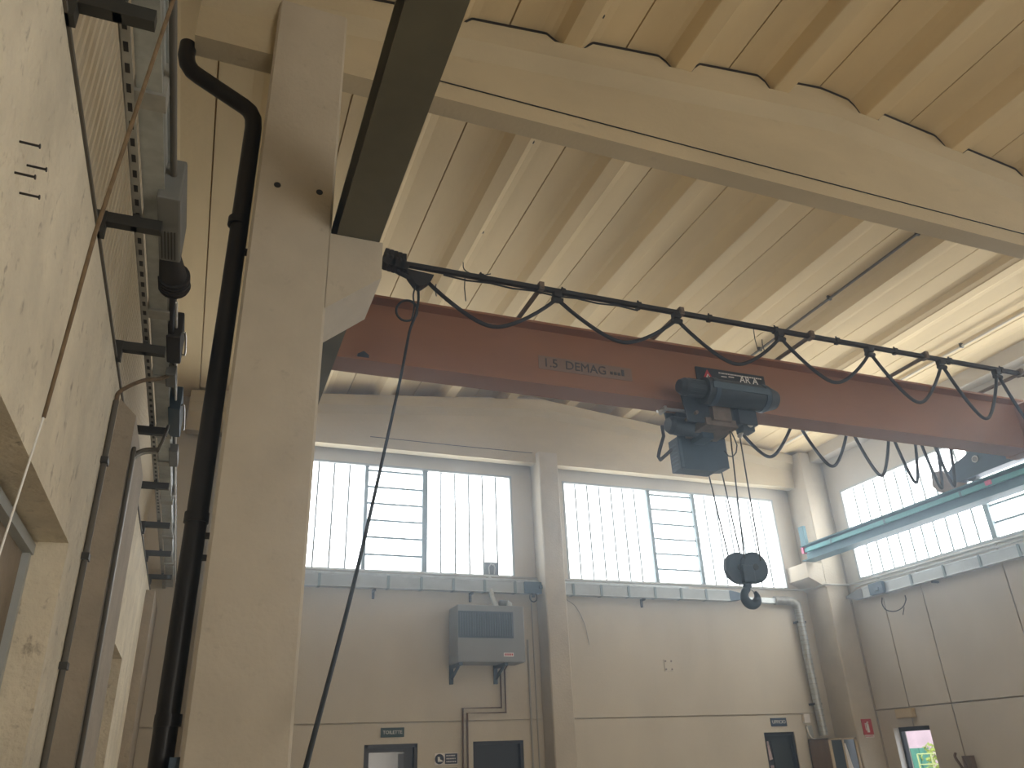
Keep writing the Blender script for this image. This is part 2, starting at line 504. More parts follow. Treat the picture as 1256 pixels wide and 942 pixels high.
window_side(4, *W4, [(W4[0] + .04, W4[1] - .04, 'v')], 'daylit_glass_side')

# ------------------------------------------------------------------ runway beams of the crane
def runway(x0, label, mt, y0, y1):
    t = thing('runway_beam', label, 'crane runway beam', (x0 + .15, (y0 + y1) / 2, 5.10))
    a, b, z0, z1, ft, wt = x0, x0 + .30, 5.10, 5.40, .02, .012
    c = (a + b) / 2
    MB().prism([(a, z0), (b, z0), (b, z0 + ft), (c + wt, z0 + ft), (c + wt, z1 - ft), (b, z1 - ft), (b, z1), (a, z1), (a, z1 - ft), (c - wt, z1 - ft), (c - wt, z0 + ft), (a, z0 + ft)],
               'y', y0, y1).build('steel_section', mt, t)
    MB().box(c - .025, c + .025, y0, y1, z1, z1 + .045).build('crane_rail', 'dark_steel', t)
    return t
rl = runway(.575, 'dark olive-lit steel crane runway beam overhead on the front pillar corbel', 'runway', YB, 12.5)
rr = runway(11.00, 'teal-hazed steel crane runway beam along the right wall windows', 'runway_hazed', YB, 12.40)
# enclosed conductor rail on the inner side of the right runway
MB().box(11.012, 11.06, YB + .1, 12.30, 5.255, 5.335, ch=.008).build('conductor_rail', 'teal_rail', rr)
for yy in (11.55, 10.2, 8.6, 7.0, 5.4):
    MB().box(11.005, 11.065, yy - .02, yy + .02, 5.25, 5.345).build('rail_joint', 'runway_hazed', rr)
MB().box(10.99, 11.07, 12.30, 12.36, 5.24, 5.36).build('rail_end_cap', 'tape_pink', rr)
MB().box(10.985, 11.03, 8.02, 8.12, 5.27, 5.335).build('rail_marker', 'tape_pink', rr)
MB().box(11.03, 11.10, 12.24, 12.38, 5.40, 5.78).build('end_stop', 'runway_hazed', rr)

# ------------------------------------------------------------------ travelling crane bridge
GY0, GY1, GZ0, GZ1 = 7.08, 7.40, 5.45, 6.245
cr = thing('bridge_crane', 'rust orange overhead crane bridge spanning between the two runway beams', 'overhead crane', (6.0, 7.24, 5.45))
gy = (GY0 + GY1) / 2
MB().prism([(GY0, GZ0), (GY1, GZ0), (GY1, GZ0 + .028), (gy + .008, GZ0 + .028), (gy + .008, GZ1 - .028), (GY1, GZ1 - .028), (GY1, GZ1), (GY0, GZ1), (GY0, GZ1 - .028),
            (gy - .008, GZ1 - .028), (gy - .008, GZ0 + .028), (GY0, GZ0 + .028)], 'x', .80, 10.93).build('girder', 'girder', cr)
# end trucks riding on the runway rails
def truck(xc, name='end_truck'):
    sil = [AX(px, py, 11.05) for px, py in ((1168, 594), (1163, 588), (1163, 579), (1168, 570), (1178, 563), (1187, 555), (1200, 549))]
    pr = [(5.35, 5.53)] + [(q.y, q.z) for q in sil] + [(7.6, 5.98), (6.4, 5.95), (5.75, 5.86), (5.35, 5.72)]
    e = MB().prism(pr, 'x', xc - .10, xc + .10).build(name, 'hoist_blue', cr)
    for yy in (5.75, 8.40): MB().cyl((xc - .04, yy, 5.545), (xc + .04, yy, 5.545), .10, n=24).build('truck_wheel', 'dark_steel', e)
    m = MB(); m.prism([(q.y, q.z) for q in (AX(px, py, 11.05) for px, py in ((1186, 594), (1167, 602), (1152, 604), (1144, 597), (1142, 580), (1153, 577), (1162, 583), (1170, 590)))], 'x', xc - .10, xc + .09)
    m.build('buffer', 'rust', e)
    return e
truck(.725)
er = truck(11.15)
bg_ = AX(1196, 563, 11.045)
MB().cyl((11.05, bg_.y, bg_.z), (11.035, bg_.y, bg_.z), .055, n=24).build('round_badge', 'steel', er)
MB().cyl((11.036, bg_.y, bg_.z), (11.030, bg_.y, bg_.z), .040, n=24).build('badge_face', 'box_grey', er)
MB().box(10.70, 10.93, 7.02, 7.46, 5.44, 5.50).build('end_plate', 'girder', cr)
MB().box(10.90, 10.93, 6.95, 7.55, 5.48, 6.2).build('end_plate', 'girder', cr)
# dark bolt plate near the left end
MB().prism([(1.185, 5.50), (1.30, 5.50), (1.30, 5.545), (1.245, 5.585), (1.185, 5.545)], 'y', gy - .10, gy - .011).build('bolt_plate', 'hoist_dark', cr)
# festoon rail and its cantilever arms
FY, FZ = 6.47, 6.27
fr = MB().box(1.42, 10.75, FY - .024, FY + .024, FZ - .030, FZ + .018).build('festoon_rail', 'black_steel', cr)
m = MB()
for i, xx in enumerate([2.3 + .93 * k for k in range(10)]):
    m = MB(); m.box(xx - .025, xx + .025, FY - .034, FY + .034, FZ - .042, FZ + .028); m.cyl((xx, FY, FZ + .02), (xx, FY, FZ + .06), .010, n=8)
    m.build('rail_clamp', 'black_steel', fr)
for xx in (2.97, 4.70, 6.54, 8.38, 10.10):
    m = MB(); m.box(xx - .02, xx + .02, FY - .06, GY0 + .25, GZ1, GZ1 + .035); m.box(xx - .028, xx + .028, FY - .05, FY + .05, FZ - .045, FZ + .05)
    m.build('cantilever_arm', 'rust', cr)
for xx, h in ((1.95, .15), (2.28, .34), (6.10, .30), (6.2, .16)):
    MB().tube([(xx, FY + .45, GZ1), (xx - .012, FY + .45, GZ1 + h * .5), (xx - .004, FY + .45, GZ1 + h)], .006, 6).build('wire_whip', 'dark_steel', cr)
# rear cable track behind the girder
MB().box(5.9, 10.8, 7.58, 7.62, 5.68, 5.72).build('rear_cable_track', 'dark_steel', cr)
for xx in (6.6, 8.3, 10.0): MB().box(xx - .02, xx + .02, gy, 7.62, 5.72, 5.75).build('track_arm', 'rust', cr)

# faint stencilled plate on the girder
fp = thing('stencilled_plate', 'faded grey plate with stencilled lettering on the orange crane girder', 'sign', (3.85, gy - .02, 5.80))
p0 = AY(719, 452, gy - .012)
MB().box(p0.x - .60, p0.x + .60, gy - .012, gy - .0085, p0.z - .085, p0.z + .085).build('plate', 'faint_plate', fp)
text('1.5  DEMAG', .155, 'faint_text', (p0.x - .14, gy - .013, p0.z), (1, 0, 0), (0, 0, 1), 'lettering', fp)
m = MB()
for k in range(4): m.box(p0.x + .31 + .05 * k, p0.x + .345 + .05 * k, gy - .016, gy - .012, p0.z - .03, p0.z + (.005 if k < 3 else .05))
m.build('small_marks', 'faint_text', fp)

# black warning sign above the hoist drum
a = AY(853, 449, gy - .03); b = AY(936, 458, gy - .03)
wsn = thing('warning_sign', 'black warning sign with red triangle and white capitals above the hoist drum', 'sign', (a.x, gy - .03, a.z - .2))
MB().box(a.x, b.x, gy - .030, gy - .009, a.z - .25, a.z - .0).build('sign_panel', 'sign_black', wsn)
yy = gy - .034
def tri(m, cx, cz, r, y0, y1): m.prism([(cx - r, cz - r * .75), (cx + r, cz - r * .75), (cx, cz + r)], 'y', y0, y1)
m = MB(); tri(m, a.x + .16, a.z - .14, .115, yy, gy - .03); m.build('red_triangle', 'sign_red', wsn)
m = MB(); tri(m, a.x + .16, a.z - .145, .062, yy - .002, yy); m.build('triangle_field', 'white_paint', wsn)
m = MB(); m.box(a.x + .152, a.x + .168, yy - .004, yy - .002, a.z - .15, a.z - .11); m.box(a.x + .135, a.x + .185, yy - .004, yy - .002, a.z - .172, a.z - .158); m.build('triangle_symbol', 'sign_black', wsn)
m = MB(); x = a.x + .33
while x < b.x - .05:
    w = random.uniform(.012, .03); m.box(x, x + w, yy + .001, gy - .03, a.z - .055, a.z - .038); x += w + .009
m.box(a.x + .36, a.x + .44, yy + .001, gy - .03, a.z - .098, a.z - .086); m.box(a.x + .47, a.x + .55, yy + .001, gy - .03, a.z - .088, a.z - .076)
m.box(a.x + .40, a.x + .54, yy + .001, gy - .03, a.z - .158, a.z - .146)
m.build('small_print', 'white_card', wsn)
text('AR A', .125, 'white_paint', (AY(918.5, 467, yy).x, yy + .002, AY(918.5, 467, yy).z), (1, 0, 0), (0, 0, 1), 'lettering', wsn)

# ------------------------------------------------------------------ rope hoist under the girder
h = thing('rope_hoist', 'dark blue electric rope hoist hanging under the orange crane girder', 'hoist', (5.5, 7.24, 5.45))
dy, dz = 6.84, 5.515
dr = MB(); dr.cyl((5.12, dy, dz), (5.98, dy, dz), .158, n=32); dr.cyl((5.98, dy, dz), (6.12, dy, dz), .158, .115, n=32)
dr.build('rope_drum', 'hoist_dark', h)
for xx in (5.20, 5.90): MB().cyl((xx, dy, dz), (xx + .06, dy, dz), .169, n=32).build('drum_ring', 'hoist_blue', h)
m = MB(); m.cyl((4.86, dy, dz + .015), (5.13, dy, dz + .015), .105, n=28); m.cyl((4.80, dy, dz + .015), (4.86, dy, dz + .015), .075, .105, n=28)
for k in range(14):
    t = 2 * PI * k / 14; m.box(4.90, 5.10, dy + math.cos(t) * .104 - .004, dy + math.cos(t) * .104 + .004, dz + .015 + math.sin(t) * .104 - .004, dz + .015 + math.sin(t) * .104 + .004)
m.build('lifting_motor', 'hoist_dark', h)
m = MB(); m.box(5.16, 5.94, dy - .17, dy - .155, dz - .03, dz + .05); m.build('drum_cover_strip', 'hoist_light', h)
# trolley cheeks either side of the lower flange, with wheels
for yy, nm in ((GY0 - .055, 'trolley_cheek'), (GY1 + .03, 'trolley_cheek')):
    c = MB().prism([(5.00, 5.20), (5.75, 5.20), (5.90, 5.33), (5.90, 5.58), (5.75, 5.63), (5.05, 5.63), (4.95, 5.52)], 'y', yy, yy + .025).build(nm, 'hoist_dark', h)
    for xx in (5.08, 5.76):
        s = 1 if yy < gy else -1
        MB().cyl((xx, yy + (.025 if s > 0 else 0), 5.535), (xx, yy + s * .085 , 5.535), .055, n=24).build('trolley_wheel', 'steel', c)
for xx in (5.10, 5.40, 5.72): MB().cyl((xx, GY0 - .10, 5.30), (xx, GY1 + .10, 5.30), .022, n=14).build('tie_rod', 'rust', h)
m = MB(); m.box(5.22, 5.66, 7.0, 7.46, 5.17, 5.26); m.box(5.30, 5.55, 6.95, 7.05, 5.22, 5.40); m.build('load_frame', 'rust', h)
m = MB(); m.box(5.64, 5.90, 6.93, 7.15, 5.20, 5.40, ch=.012); m.box(5.70, 5.86, 6.96, 7.10, 5.13, 5.22); m.build('gear_case', 'hoist_dark', h)
m = MB(); m.cyl((5.73, 6.99, 5.20), (5.73, 7.10, 5.10), .028, n=14); m.cyl((5.80, 6.95, 5.22), (5.80, 7.04, 5.22), .045, n=16); m.build('cable_gland', 'steel', h)
# travel motor at the left
tm0 = Vector((4.96, 7.33, 5.26))
m = MB(); m.cyl(tm0, tm0 + Vector((.38, 0, 0)), .112, n=28); m.cyl(tm0 - Vector((.05, 0, 0)), tm0, .085, .112, n=28); m.box(tm0.x + .08, tm0.x + .30, 7.27, 7.39, 5.35, 5.43)
m.build('travel_motor', 'hoist_dark', h)
m = MB(); m.box(5.30, 5.46, 7.22, 7.46, 5.10, 5.40, ch=.01); m.build('travel_gearbox', 'hoist_blue', h)
m = MB(); m.box(4.74, 5.36, 7.08, 7.11, 5.33, 5.36); m.box(4.72, 4.75, 7.06, 7.20, 5.31, 5.37); m.cyl((4.64, 7.10, 5.30), (4.76, 7.10, 5.345), .018, n=10); m.build('guide_bar', 'steel', h)
m = MB(); m.tube([AY(812, 522, 7.2), AY(814, 535, 7.2), AY(809, 552, 7.22), AY(807.5, 560, 7.25), AY(810, 564, 7.3), AY(818, 557, 7.4), AY(823, 552, 7.5)], .020, 10)
m.build('flexible_cable', 'rubber', h)
# control box slung on the far side
BY = 7.50
c0 = AY(832, 548, BY); c1 = AY(889, 538, BY); c2 = AY(836, 574, BY)
zt = c1.z + .0; zbm = c2.z
x0, x1 = c0.x, c1.x
bx = MB().prism([(x0, zbm), (x1 - .20, zbm), (x1 - .10, zbm + .05), (x1, zbm + .06), (x1, zt), (x0 + .10, zt), (x0, zt - .05)], 'y', BY, BY + .20).build('control_box', 'hoist_blue', h)
MB().box(x0 + .02, x0 + .05, BY - .006, BY, zbm + .02, zt - .07).build('box_corner_strip', 'hoist_light', bx)
m = MB()
for k in range(6): m.box(x0 - .006, x0, BY + .04, BY + .17, zbm + .06 + .05 * k, zbm + .075 + .05 * k)
m.build('cooling_slots', 'hoist_light', bx)
m = MB(); m.box(x0 + .06, x0 + .10, BY + .05, BY + .09, zt - .02, 5.30); m.box(x1 - .14, x1 - .02, BY + .04, BY + .10, zt - .02, 5.32); m.box(x0 + .04, x1 - .02, 7.38, BY + .12, 5.27, 5.31); m.build('box_hanger', 'hoist_dark', h)
m = MB(); pp = [AY(872, 541, 7.45), AY(880, 533, 7.4), AY(886, 524, 7.3), AY(892, 512, 7.2)]; m.tube(pp, .014, 8); m.build('hose', 'rubber', h)
m = MB(); pp = [AY(889, 553, 7.45), AY(893, 559, 7.42), AY(899, 560, 7.4), AY(903, 555, 7.38), AY(904, 546, 7.36), AY(900, 536, 7.34), AY(897, 530, 7.3)]; m.tube(pp, .008, 8); m.build('looped_wire', 'rubber', h)
# rope falls
HY = 7.22
tops = [AY(864, 560, 7.76), AY(881, 560, 7.74), AY(896, 535, 7.12), AY(906, 527, 7.10)]
bots = [AY(895, 689, HY + .12), AY(909, 685, HY + .05), AY(913, 685, HY - .05), AY(933, 688, HY - .1)]
for a_, b_ in zip(tops, bots): MB().tube([a_ + (a_ - b_).normalized() * .12, a_, b_], .0085, 8).build('wire_rope', 'black_steel', h)

# hook block
hb = thing('hook_block', 'blue twin-sheave hook block hanging on wire ropes before the right far window', 'hook block', tuple(AY(915, 697, HY)))
ax = Vector((.05, .999, 0)).normalized()
for (px, py, off) in ((905.5, 697, .4), (924, 696.5, -.4)):
    c = AY(px, py, HY + .06 * off)
    s = MB(); s.cyl(c - ax * .028, c + ax * .028, .172, n=36); s.cyl(c - ax * .040, c - ax * .028, .14, .172, n=36); s.cyl(c + ax * .028, c + ax * .040, .172, .14, n=36)
    sv = s.build('sheave_cover', 'hoist_blue', hb)
    q = MB(); q.cyl(c - ax * .052, c - ax * .038, .035, n=16); q.build('axle_nut', 'hoist_dark', sv)
cb = AY(914, 705, HY)
m = MB(); m.box(cb.x - .07, cb.x + .09, HY - .07, HY + .07, cb.z - .10, cb.z + .10, ch=.02); m.build('crosshead', 'hoist_blue', hb)
m = MB(); c = AY(921, 732, HY)
m.cyl((c.x, HY, cb.z - .05), (c.x - .02, HY, c.z + .10), .042, .040, n=20); m.build('hook_shank', 'hoist_blue', hb)
pts = []; rs = []
for k in range(26):
    t = math.radians(118 + (402 - 118) * k / 25); pts.append(Vector((c.x + .085 * math.cos(t), HY, c.z + .085 * math.sin(t)))); rs.append(.040 + .012 * math.sin(PI * k / 25) - (.022 * max(0, k - 19) / 6))
pts = [Vector((c.x - .02, HY, c.z + .16)), Vector((c.x - .035, HY, c.z + .11))] + pts; rs = [.04, .04] + rs
m = MB(); m.tube(pts, rs, 14); m.build('hook', 'hoist_blue', hb)
m = MB(); m.tube([(c.x + .0, HY, c.z + .10), (c.x + .05, HY, c.z + .055), (c.x + .075, HY, c.z + .035)], .008, 6); m.build('safety_latch', 'steel', hb)

# ------------------------------------------------------------------ festoon cables
def loop(a, b, zlow, n=18, y=FY):
    a = Vector(a); b = Vector(b); out = []
    for k in range(n + 1):
        t = k / n; p = a.lerp(b, t); s = (a.z + b.z) / 2 - zlow
        p.z -= s * (1 - abs(2 * t - 1) ** 2.2); p.x += (b.x - a.x) * .06 * math.sin(2 * PI * t); out.append(p)
    return out
fc = thing('festoon_cable', 'black festoon cable looping along the rail in front of the crane girder', 'cable', (1.65, FY, FZ))
clx = [1.66, 3.16, 4.64, 6.07, 7.44, 8.64, 9.64, 10.45]
lows = [5.70, 5.76, 5.71, 5.67, 5.57, 5.48, 5.40]
for i, l in enumerate(lows):
    MB().tube(loop((clx[i] + .03, FY, 6.14), (clx[i + 1] - .03, FY, 6.14), l), .021, 10).build('cable_loop', 'rubber', fc)
for xx in clx[1:]:
    m = MB(); m.box(xx - .045, xx + .045, FY - .04, FY + .04, 6.18, 6.25, ch=.01); m.cyl((xx - .06, FY, 6.15), (xx + .06, FY, 6.15), .032, n=14)
    m.build('cable_trolley', 'black_steel', fc)
m = MB(); m.tube([(1.9 + .25 * k, FY + .01, 6.225 - .018 * math.sin(PI * k / 4 * 2) ** 2) for k in range(10)], .010, 8); m.build('strapped_cable', 'rubber', fc)
# parked bunch of trolleys at the pillar end
bn = MB()
for k in range(5):
    xx = 1.27 + .055 * k; p = AY(474 + 5.2 * k, 318 + 1.6 * k, FY)
    bn.sphere(p, .075, (.55, .8, 1.1 - .06 * k)); bn.cyl(p + Vector((0, -.06, -.05)), p + Vector((0, .06, -.05)), .045, n=14)
    bn.box(p.x - .02, p.x + .02, FY - .05, FY + .05, p.z + .02, p.z + .10)
bn.build('trolley_bunch', 'black_steel', fc)

rc = thing('festoon_cable', 'black festoon cable hanging behind the crane girder right of the hoist', 'cable', (6.2, 7.6, 5.7))
segs = [((6.13, 5.47), (7.03, 5.64), 5.12), ((7.13, 5.64), (7.95, 5.64), 5.08), ((8.03, 5.64), (8.68, 5.64), 5.02), ((8.75, 5.64), (9.16, 5.64), 4.97), ((9.25, 5.64), (9.56, 5.64), 4.93), ((9.50, 5.64), (9.82, 5.64), 4.98)]
for (a, b, l) in segs:
    MB().tube(loop((a[0], 7.6, a[1]), (b[0], 7.6, b[1]), l), .021, 10).build('cable_loop', 'rubber', rc)
for xx in (7.08, 7.99, 8.71, 9.20, 9.53, 9.84):
    MB().box(xx - .06, xx + .06, 7.56, 7.64, 5.62, 5.69, ch=.01).build('cable_trolley', 'black_steel', rc)

# pendant control cable and button box
pd = thing('pendant_control', 'long dark pendant cable slanting down from the rail end beside the front pillar', 'crane pendant control', tuple(AY(512, 345, FY)))
t0 = AY(513, 354, FY)
m = MB(); p = AY(512, 340, FY); m.prism([(p.x - .13, p.z + .05), (p.x + .16, p.z + .03), (p.x + .13, p.z - .04), (p.x + .05, p.z - .12), (p.x + .01, p.z - .135), (p.x - .03, p.z - .11), (p.x - .09, p.z - .03)], 'y', FY - .05, FY + .05)
m.build('cable_carrier', 'black_steel', pd)
m = MB(); m.tube([p + Vector((-.20, 0, .06)), p + Vector((-.2, -.02, -.0)), p + Vector((-.12, -.03, -.035)), p + Vector((-.02, -.02, -.04))], .022, 10); m.build('cable_tail', 'rubber', pd)
def bez(P, n=40):
    P = [Vector(q) for q in P]; out = []
    Q = [P[0] * 2 - P[1]] + P + [P[-1] * 2 - P[-2]]
    for i in range(1, len(Q) - 2):
        for k in range(n):
            t = k / n
            out.append(.5 * ((2 * Q[i]) + (-Q[i - 1] + Q[i + 1]) * t + (2 * Q[i - 1] - 5 * Q[i] + 4 * Q[i + 1] - Q[i + 2]) * t * t + (-Q[i - 1] + 3 * Q[i] - 3 * Q[i + 1] + Q[i + 2]) * t ** 3))
    return out + [P[-1]]
lowp = Vector((.42, 3.74, 1.28))
path = bez([t0, AY(513, 370, FY), AY(509, 388, 6.46), AY(502, 408, 6.44), AY(492, 460, 6.2), AY(470, 560, 5.73), AY(433, 720, 4.95), AY(375, 942, 4.0), lowp], 10)
MB().tube(path, .0135, 10).build('pendant_cable', 'pendant_cable', pd)
ring = [AY(499 + 13.0 * math.cos(2 * PI * k / 28), 381 + 12.5 * math.sin(2 * PI * k / 28), 6.48) for k in range(28)]
MB().tube(ring, .012, 8, closed=True).build('cable_coil', 'pendant_cable', pd)
MB().tube(bez([AY(510, 350, FY), AY(507, 362, FY), AY(508, 376, FY), AY(505, 392, FY)], 8), .008, 6).build('strain_wire', 'pendant_cable', pd)
m = MB(); m.box(lowp.x - .045, lowp.x + .045, lowp.y - .04, lowp.y + .04, lowp.z - .34, lowp.z + .01, ch=.012); bb = m.build('button_box', 'tan_box', pd)
for k in range(4): MB().cyl((lowp.x, lowp.y - .04, lowp.z - .06 - .07 * k), (lowp.x, lowp.y - .055, lowp.z - .06 - .07 * k), .018, n=14).build('push_button', 'black_steel', bb)

# ------------------------------------------------------------------ ceiling conduits
def ceil_conduit(x, y0, y1, z, r, mt, label, twin=0.):
    t = thing('ceiling_conduit', label, 'conduit', (x, (y0 + y1) / 2, z))
    MB().tube([(x, y0, z), (x, (y0 + y1) / 2, z), (x, y1, z)], r, 10).build('conduit_tube', mt, t)
    if twin: MB().tube([(x + twin, y0, z + .005), (x + twin, y1, z + .005)], r, 10).build('conduit_tube', mt, t)
    yy = y0 + .8; k = 0
    while yy < y1 - .3:
        MB().box(x - r - .012, x + max(twin, 0) + r + .012, yy - .015, yy + .015, z - r - .004, z + .05).build('conduit_clip', 'dark_steel', t); yy += 1.7
    return t
ceil_conduit(2.73, -5.0, 12.4, 7.84, .013, 'dark_conduit', 'twin dark ceiling conduits on the second roof rib from the front pillar', .035)
ceil_conduit(8.33, 5.2, 12.4, 7.88, .020, 'dark_conduit', 'single dark ceiling conduit left of the white pipe at the right', .0)
ceil_conduit(10.87, 5.2, 12.4, 7.46, .020, 'white_pipe', 'white ceiling pipe under the roof ribs nearest the right wall')
# thin wires dangling off the near conduit
wv = MB().tube(bez([AY(568, 322, 7.0), AY(570, 331, 6.9), AY(585, 338, 6.85), AY(602, 336, 6.8)], 8), .006, 6).build('loose_wire', 'dark_steel', cr)

# ------------------------------------------------------------------ busbar trunking round the walls
def trunk_along(t, axis, a, b, c, z0, z1, step, first, side):
    """axis 'x' (far wall) or 'y': a..b along it, c = centre across"""
    d = .055
    def bx(m, u0, u1, w0, w1, q0, q1, ch=0.): 
        return m.box(u0, u1, c + w0, c + w1, q0, q1, ch=ch) if axis == 'x' else m.box(c + w0, c + w1, u0, u1, q0, q1, ch=ch)
    bx(MB(), a, b, -d, d, z0, z1).build('trunk_casing', 'trunking', t)
    m = MB(); bx(m, a, b, -d - .012, d + .012, z1, z1 + .014); bx(m, a, b, -d - .012, d + .012, z0 - .014, z0); m.build('trunk_flange', 'galvanised', t)
    u = a + first
    while u < b - .1:
        m = MB(); bx(m, u - .022, u + .022, -d - .018, d + .018, z0 - .02, z1 + .02); m.build('joint_clamp', 'mullion', t); u += step
    u = a + first + .35
    while u < b - .2:
        m = MB()
        if axis == 'x': m.box(u - .02, u + .02, c, YF, z0 - .05, z0 - .014); m.box(u - .02, u + .02, YF - .03, YF, z0 - .16, z0 - .014)
        elif side > 0: m.box(c, XR, u - .02, u + .02, z0 - .05, z0 - .014)
        m.v and m.build('wall_bracket', 'dark_steel', t); u += step * 3
tf = thing('busbar_trunking', 'grey busbar trunking along the far wall below the two windows', 'cable trunking', (5, 12.8, 4.45))
trunk_along(tf, 'x', .4, 9.45, 12.86, 4.385, 4.55, .555, .2, 0)
m = MB(); m.prism([(9.45, 4.37), (9.45, 4.57), (9.68, 4.53), (9.78, 4.47), (9.78, 4.43), (9.68, 4.39)], 'y', 12.80, 12.92); m.build('end_feed', 'box_blue', tf)
tr_ = thing('busbar_trunking', 'grey busbar trunking along the right wall below the windows', 'cable trunking', (11.85, 9, 4.42))
trunk_along(tr_, 'y', 5.3, 11.86, 11.86, 4.33, 4.49, .72, .32, 1)
m = MB(); m.prism([(11.86, 4.31), (11.86, 4.51), (12.10, 4.47), (12.30, 4.43), (12.30, 4.38), (12.10, 4.33)], 'x', 11.80, 11.92); m.build('end_feed', 'box_grey', tr_)
# conduits above the trunking
def wall_pipe(label, pts, r, mt, n=10):
    o = MB().tube(pts, r, n).build('wall_conduit', mt); return tag(o, label, 'conduit')
wall_pipe('thin grey conduit running above the far wall trunking into the right corner', [(.4, 12.93, 4.655), (5.4, 12.93, 4.66), (11.20, 12.93, 4.655), (11.38, 12.75, 4.655), (11.40, 12.36, 4.655), (11.6, 12.32, 4.655), (11.93, 12.32, 4.655), (11.93, 12.1, 4.655), (11.93, 5.3, 4.64)], .020, 'conduit')
wall_pipe('second thin conduit just above the right wall trunking', [(11.90, 12.1, 4.58), (11.90, 5.3, 4.57)], .018, 'conduit')
# perforated galvanised tray on the far wall trunking
tt = MB(); tt.box(.4, 8.6, 12.87, 12.96, 4.585, 4.62)
tag(tt.build('cable_tray', 'galvanised'), 'shallow galvanised cable tray lying on the far wall trunking', 'cable tray')
# galvanised tray that comes down beside the corner pillar
vt = thing('cable_riser', 'galvanised cable riser going down the far wall beside the corner pillar', 'cable tray', (11.1, 12.9, 2))
pts = [(10.55, 12.88, 4.42), (10.88, 12.88, 4.42), (11.02, 12.88, 4.38), (11.08, 12.88, 4.24), (11.09, 12.88, 3.2), (11.12, 12.88, 1.98)]
MB().tube(bez(pts, 8), .075, 12).build('flexible_duct', 'galvanised', vt)
bp = bez(pts, 40); m = MB()
for k in range(0, len(bp) - 1, 3):
    d = (bp[k + 1] - bp[k]).normalized(); m.cyl(bp[k] - d * .008, bp[k] + d * .008, .083, n=12)
m.build('duct_rings', 'perforated', vt)
MB().box(9.85, 10.6, 12.84, 12.93, 4.36, 4.46).build('feed_tray', 'galvanised', vt)
for zz in (4.0, 2.5): MB().box(11.0, 11.2, 12.86, 13.0, zz, zz + .04).build('duct_clamp', 'dark_steel', vt)

# tap-off boxes
def tap(label, x0, x1, y0, y1, z0, z1, mt='box_blue', lever=None, group=None):
    t = thing('tap_off_box', label, 'electrical box', ((x0 + x1) / 2, (y0 + y1) / 2, z0), group)
    MB().box(x0, x1, y0, y1, z0, z1, ch=.012).build('box_body', mt, t)
    return t
t = tap('dark blue tap-off box clipped over the trunking at the far wall pillar', 5.20, 5.52, 12.74, 12.80, 4.36, 4.56)
MB().box(5.46, 5.52, 12.70, 12.74, 4.44, 4.50).build('box_catch', 'hoist_light', t)
MB().cyl((5.36, 12.77, 4.30), (5.36, 12.77, 4.36), .03, n=12).build('cable_gland', 'black_steel', t)
MB().tube(bez([(5.30, 12.77, 4.34), (5.30, 12.77, 4.26), (5.36, 12.77, 4.22), (5.42, 12.77, 4.26), (5.42, 12.77, 4.36)], 8), .010, 6).build('wire_loop', 'rubber', t)
t = tap('dark blue tap-off box on the right wall trunking near the corner', 11.73, 11.806, 11.28, 11.62, 4.31, 4.52)
MB().box(11.70, 11.73, 11.36, 11.46, 4.36, 4.42).build('box_catch', 'hoist_light', t)
lp = [AX(1082, 733, 11.86), AX(1082, 741, 11.86), AX(1087, 748, 11.86), AX(1097, 750, 11.86), AX(1107, 745, 11.86), AX(1111, 736, 11.86), AX(1110, 730, 11.86)]
MB().tube(bez(lp, 8), .010, 6).build('wire_loop', 'rubber', t)
MB().tube([AX(1109, 745, 11.86), AX(1107.5, 754, 11.86)], .008, 6).build('wire_tail', 'rubber', t)

# ---- left wall trunking, with cantilever brackets
tl = thing('busbar_trunking', 'grey busbar trunking on brackets high along the left wall', 'cable trunking', (-.5, 7, 4.4))
MB().box(-.505, -.425, 1.2, 12.95, 4.31, 4.47).build('trunk_casing', 'trunking', tl)
m = MB(); m.box(-.515, -.415, 1.2, 12.95, 4.47, 4.484); m.box(-.515, -.415, 1.2, 12.95, 4.296, 4.31); m.build('trunk_flange', 'galvanised', tl)
sl = MB(); sl.box(-.560, -.520, 1.2, 12.95, 4.27, 4.276); sl.box(-.562, -.557, 1.2, 12.95, 4.27, 4.33)
so = sl.build('slotted_angle', 'perforated', tl)
m = MB(); yy = 1.3
while yy < 9.0: m.box(-.548, -.530, yy, yy + .05, 4.2685, 4.27); yy += .11
m.build('perforation_pattern', 'black_steel', so)
for yy in (1.9, 2.82, 3.75, 4.65, 5.6, 6.7, 7.4, 8.6, 10.0, 11.4):
    MB().box(-.53, -.40, yy - .05, yy + .05, 4.28, 4.49).build('joint_clamp', 'perforated', tl)
for yy in (2.33, 3.64, 5.02, 6.45, 7.86, 9.25, 10.55, 11.9):
    m = MB(); m.box(XL - .02, -.42, yy - .025, yy + .025, 4.19, 4.25); m.box(XL - .02, XL + .03, yy - .03, yy + .03, 4.12, 4.25)
    m.box(-.56, -.53, yy - .02, yy + .02, 4.19, 4.29)
    m.build('cantilever_bracket', 'dark_steel', tl)
wall_pipe('dark conduit running parallel to the left wall trunking', [(-.385, 1.2, 4.40), (-.392, 6.5, 4.40), (-.395, 12.9, 4.40)], .016, 'dark_conduit')
wall_pipe('thin white wire under the far end of the left wall trunking', [(-.37, 4.6, 4.36), (-.385, 8, 4.36), (-.395, 12.9, 4.36)], .008, 'white_paint')
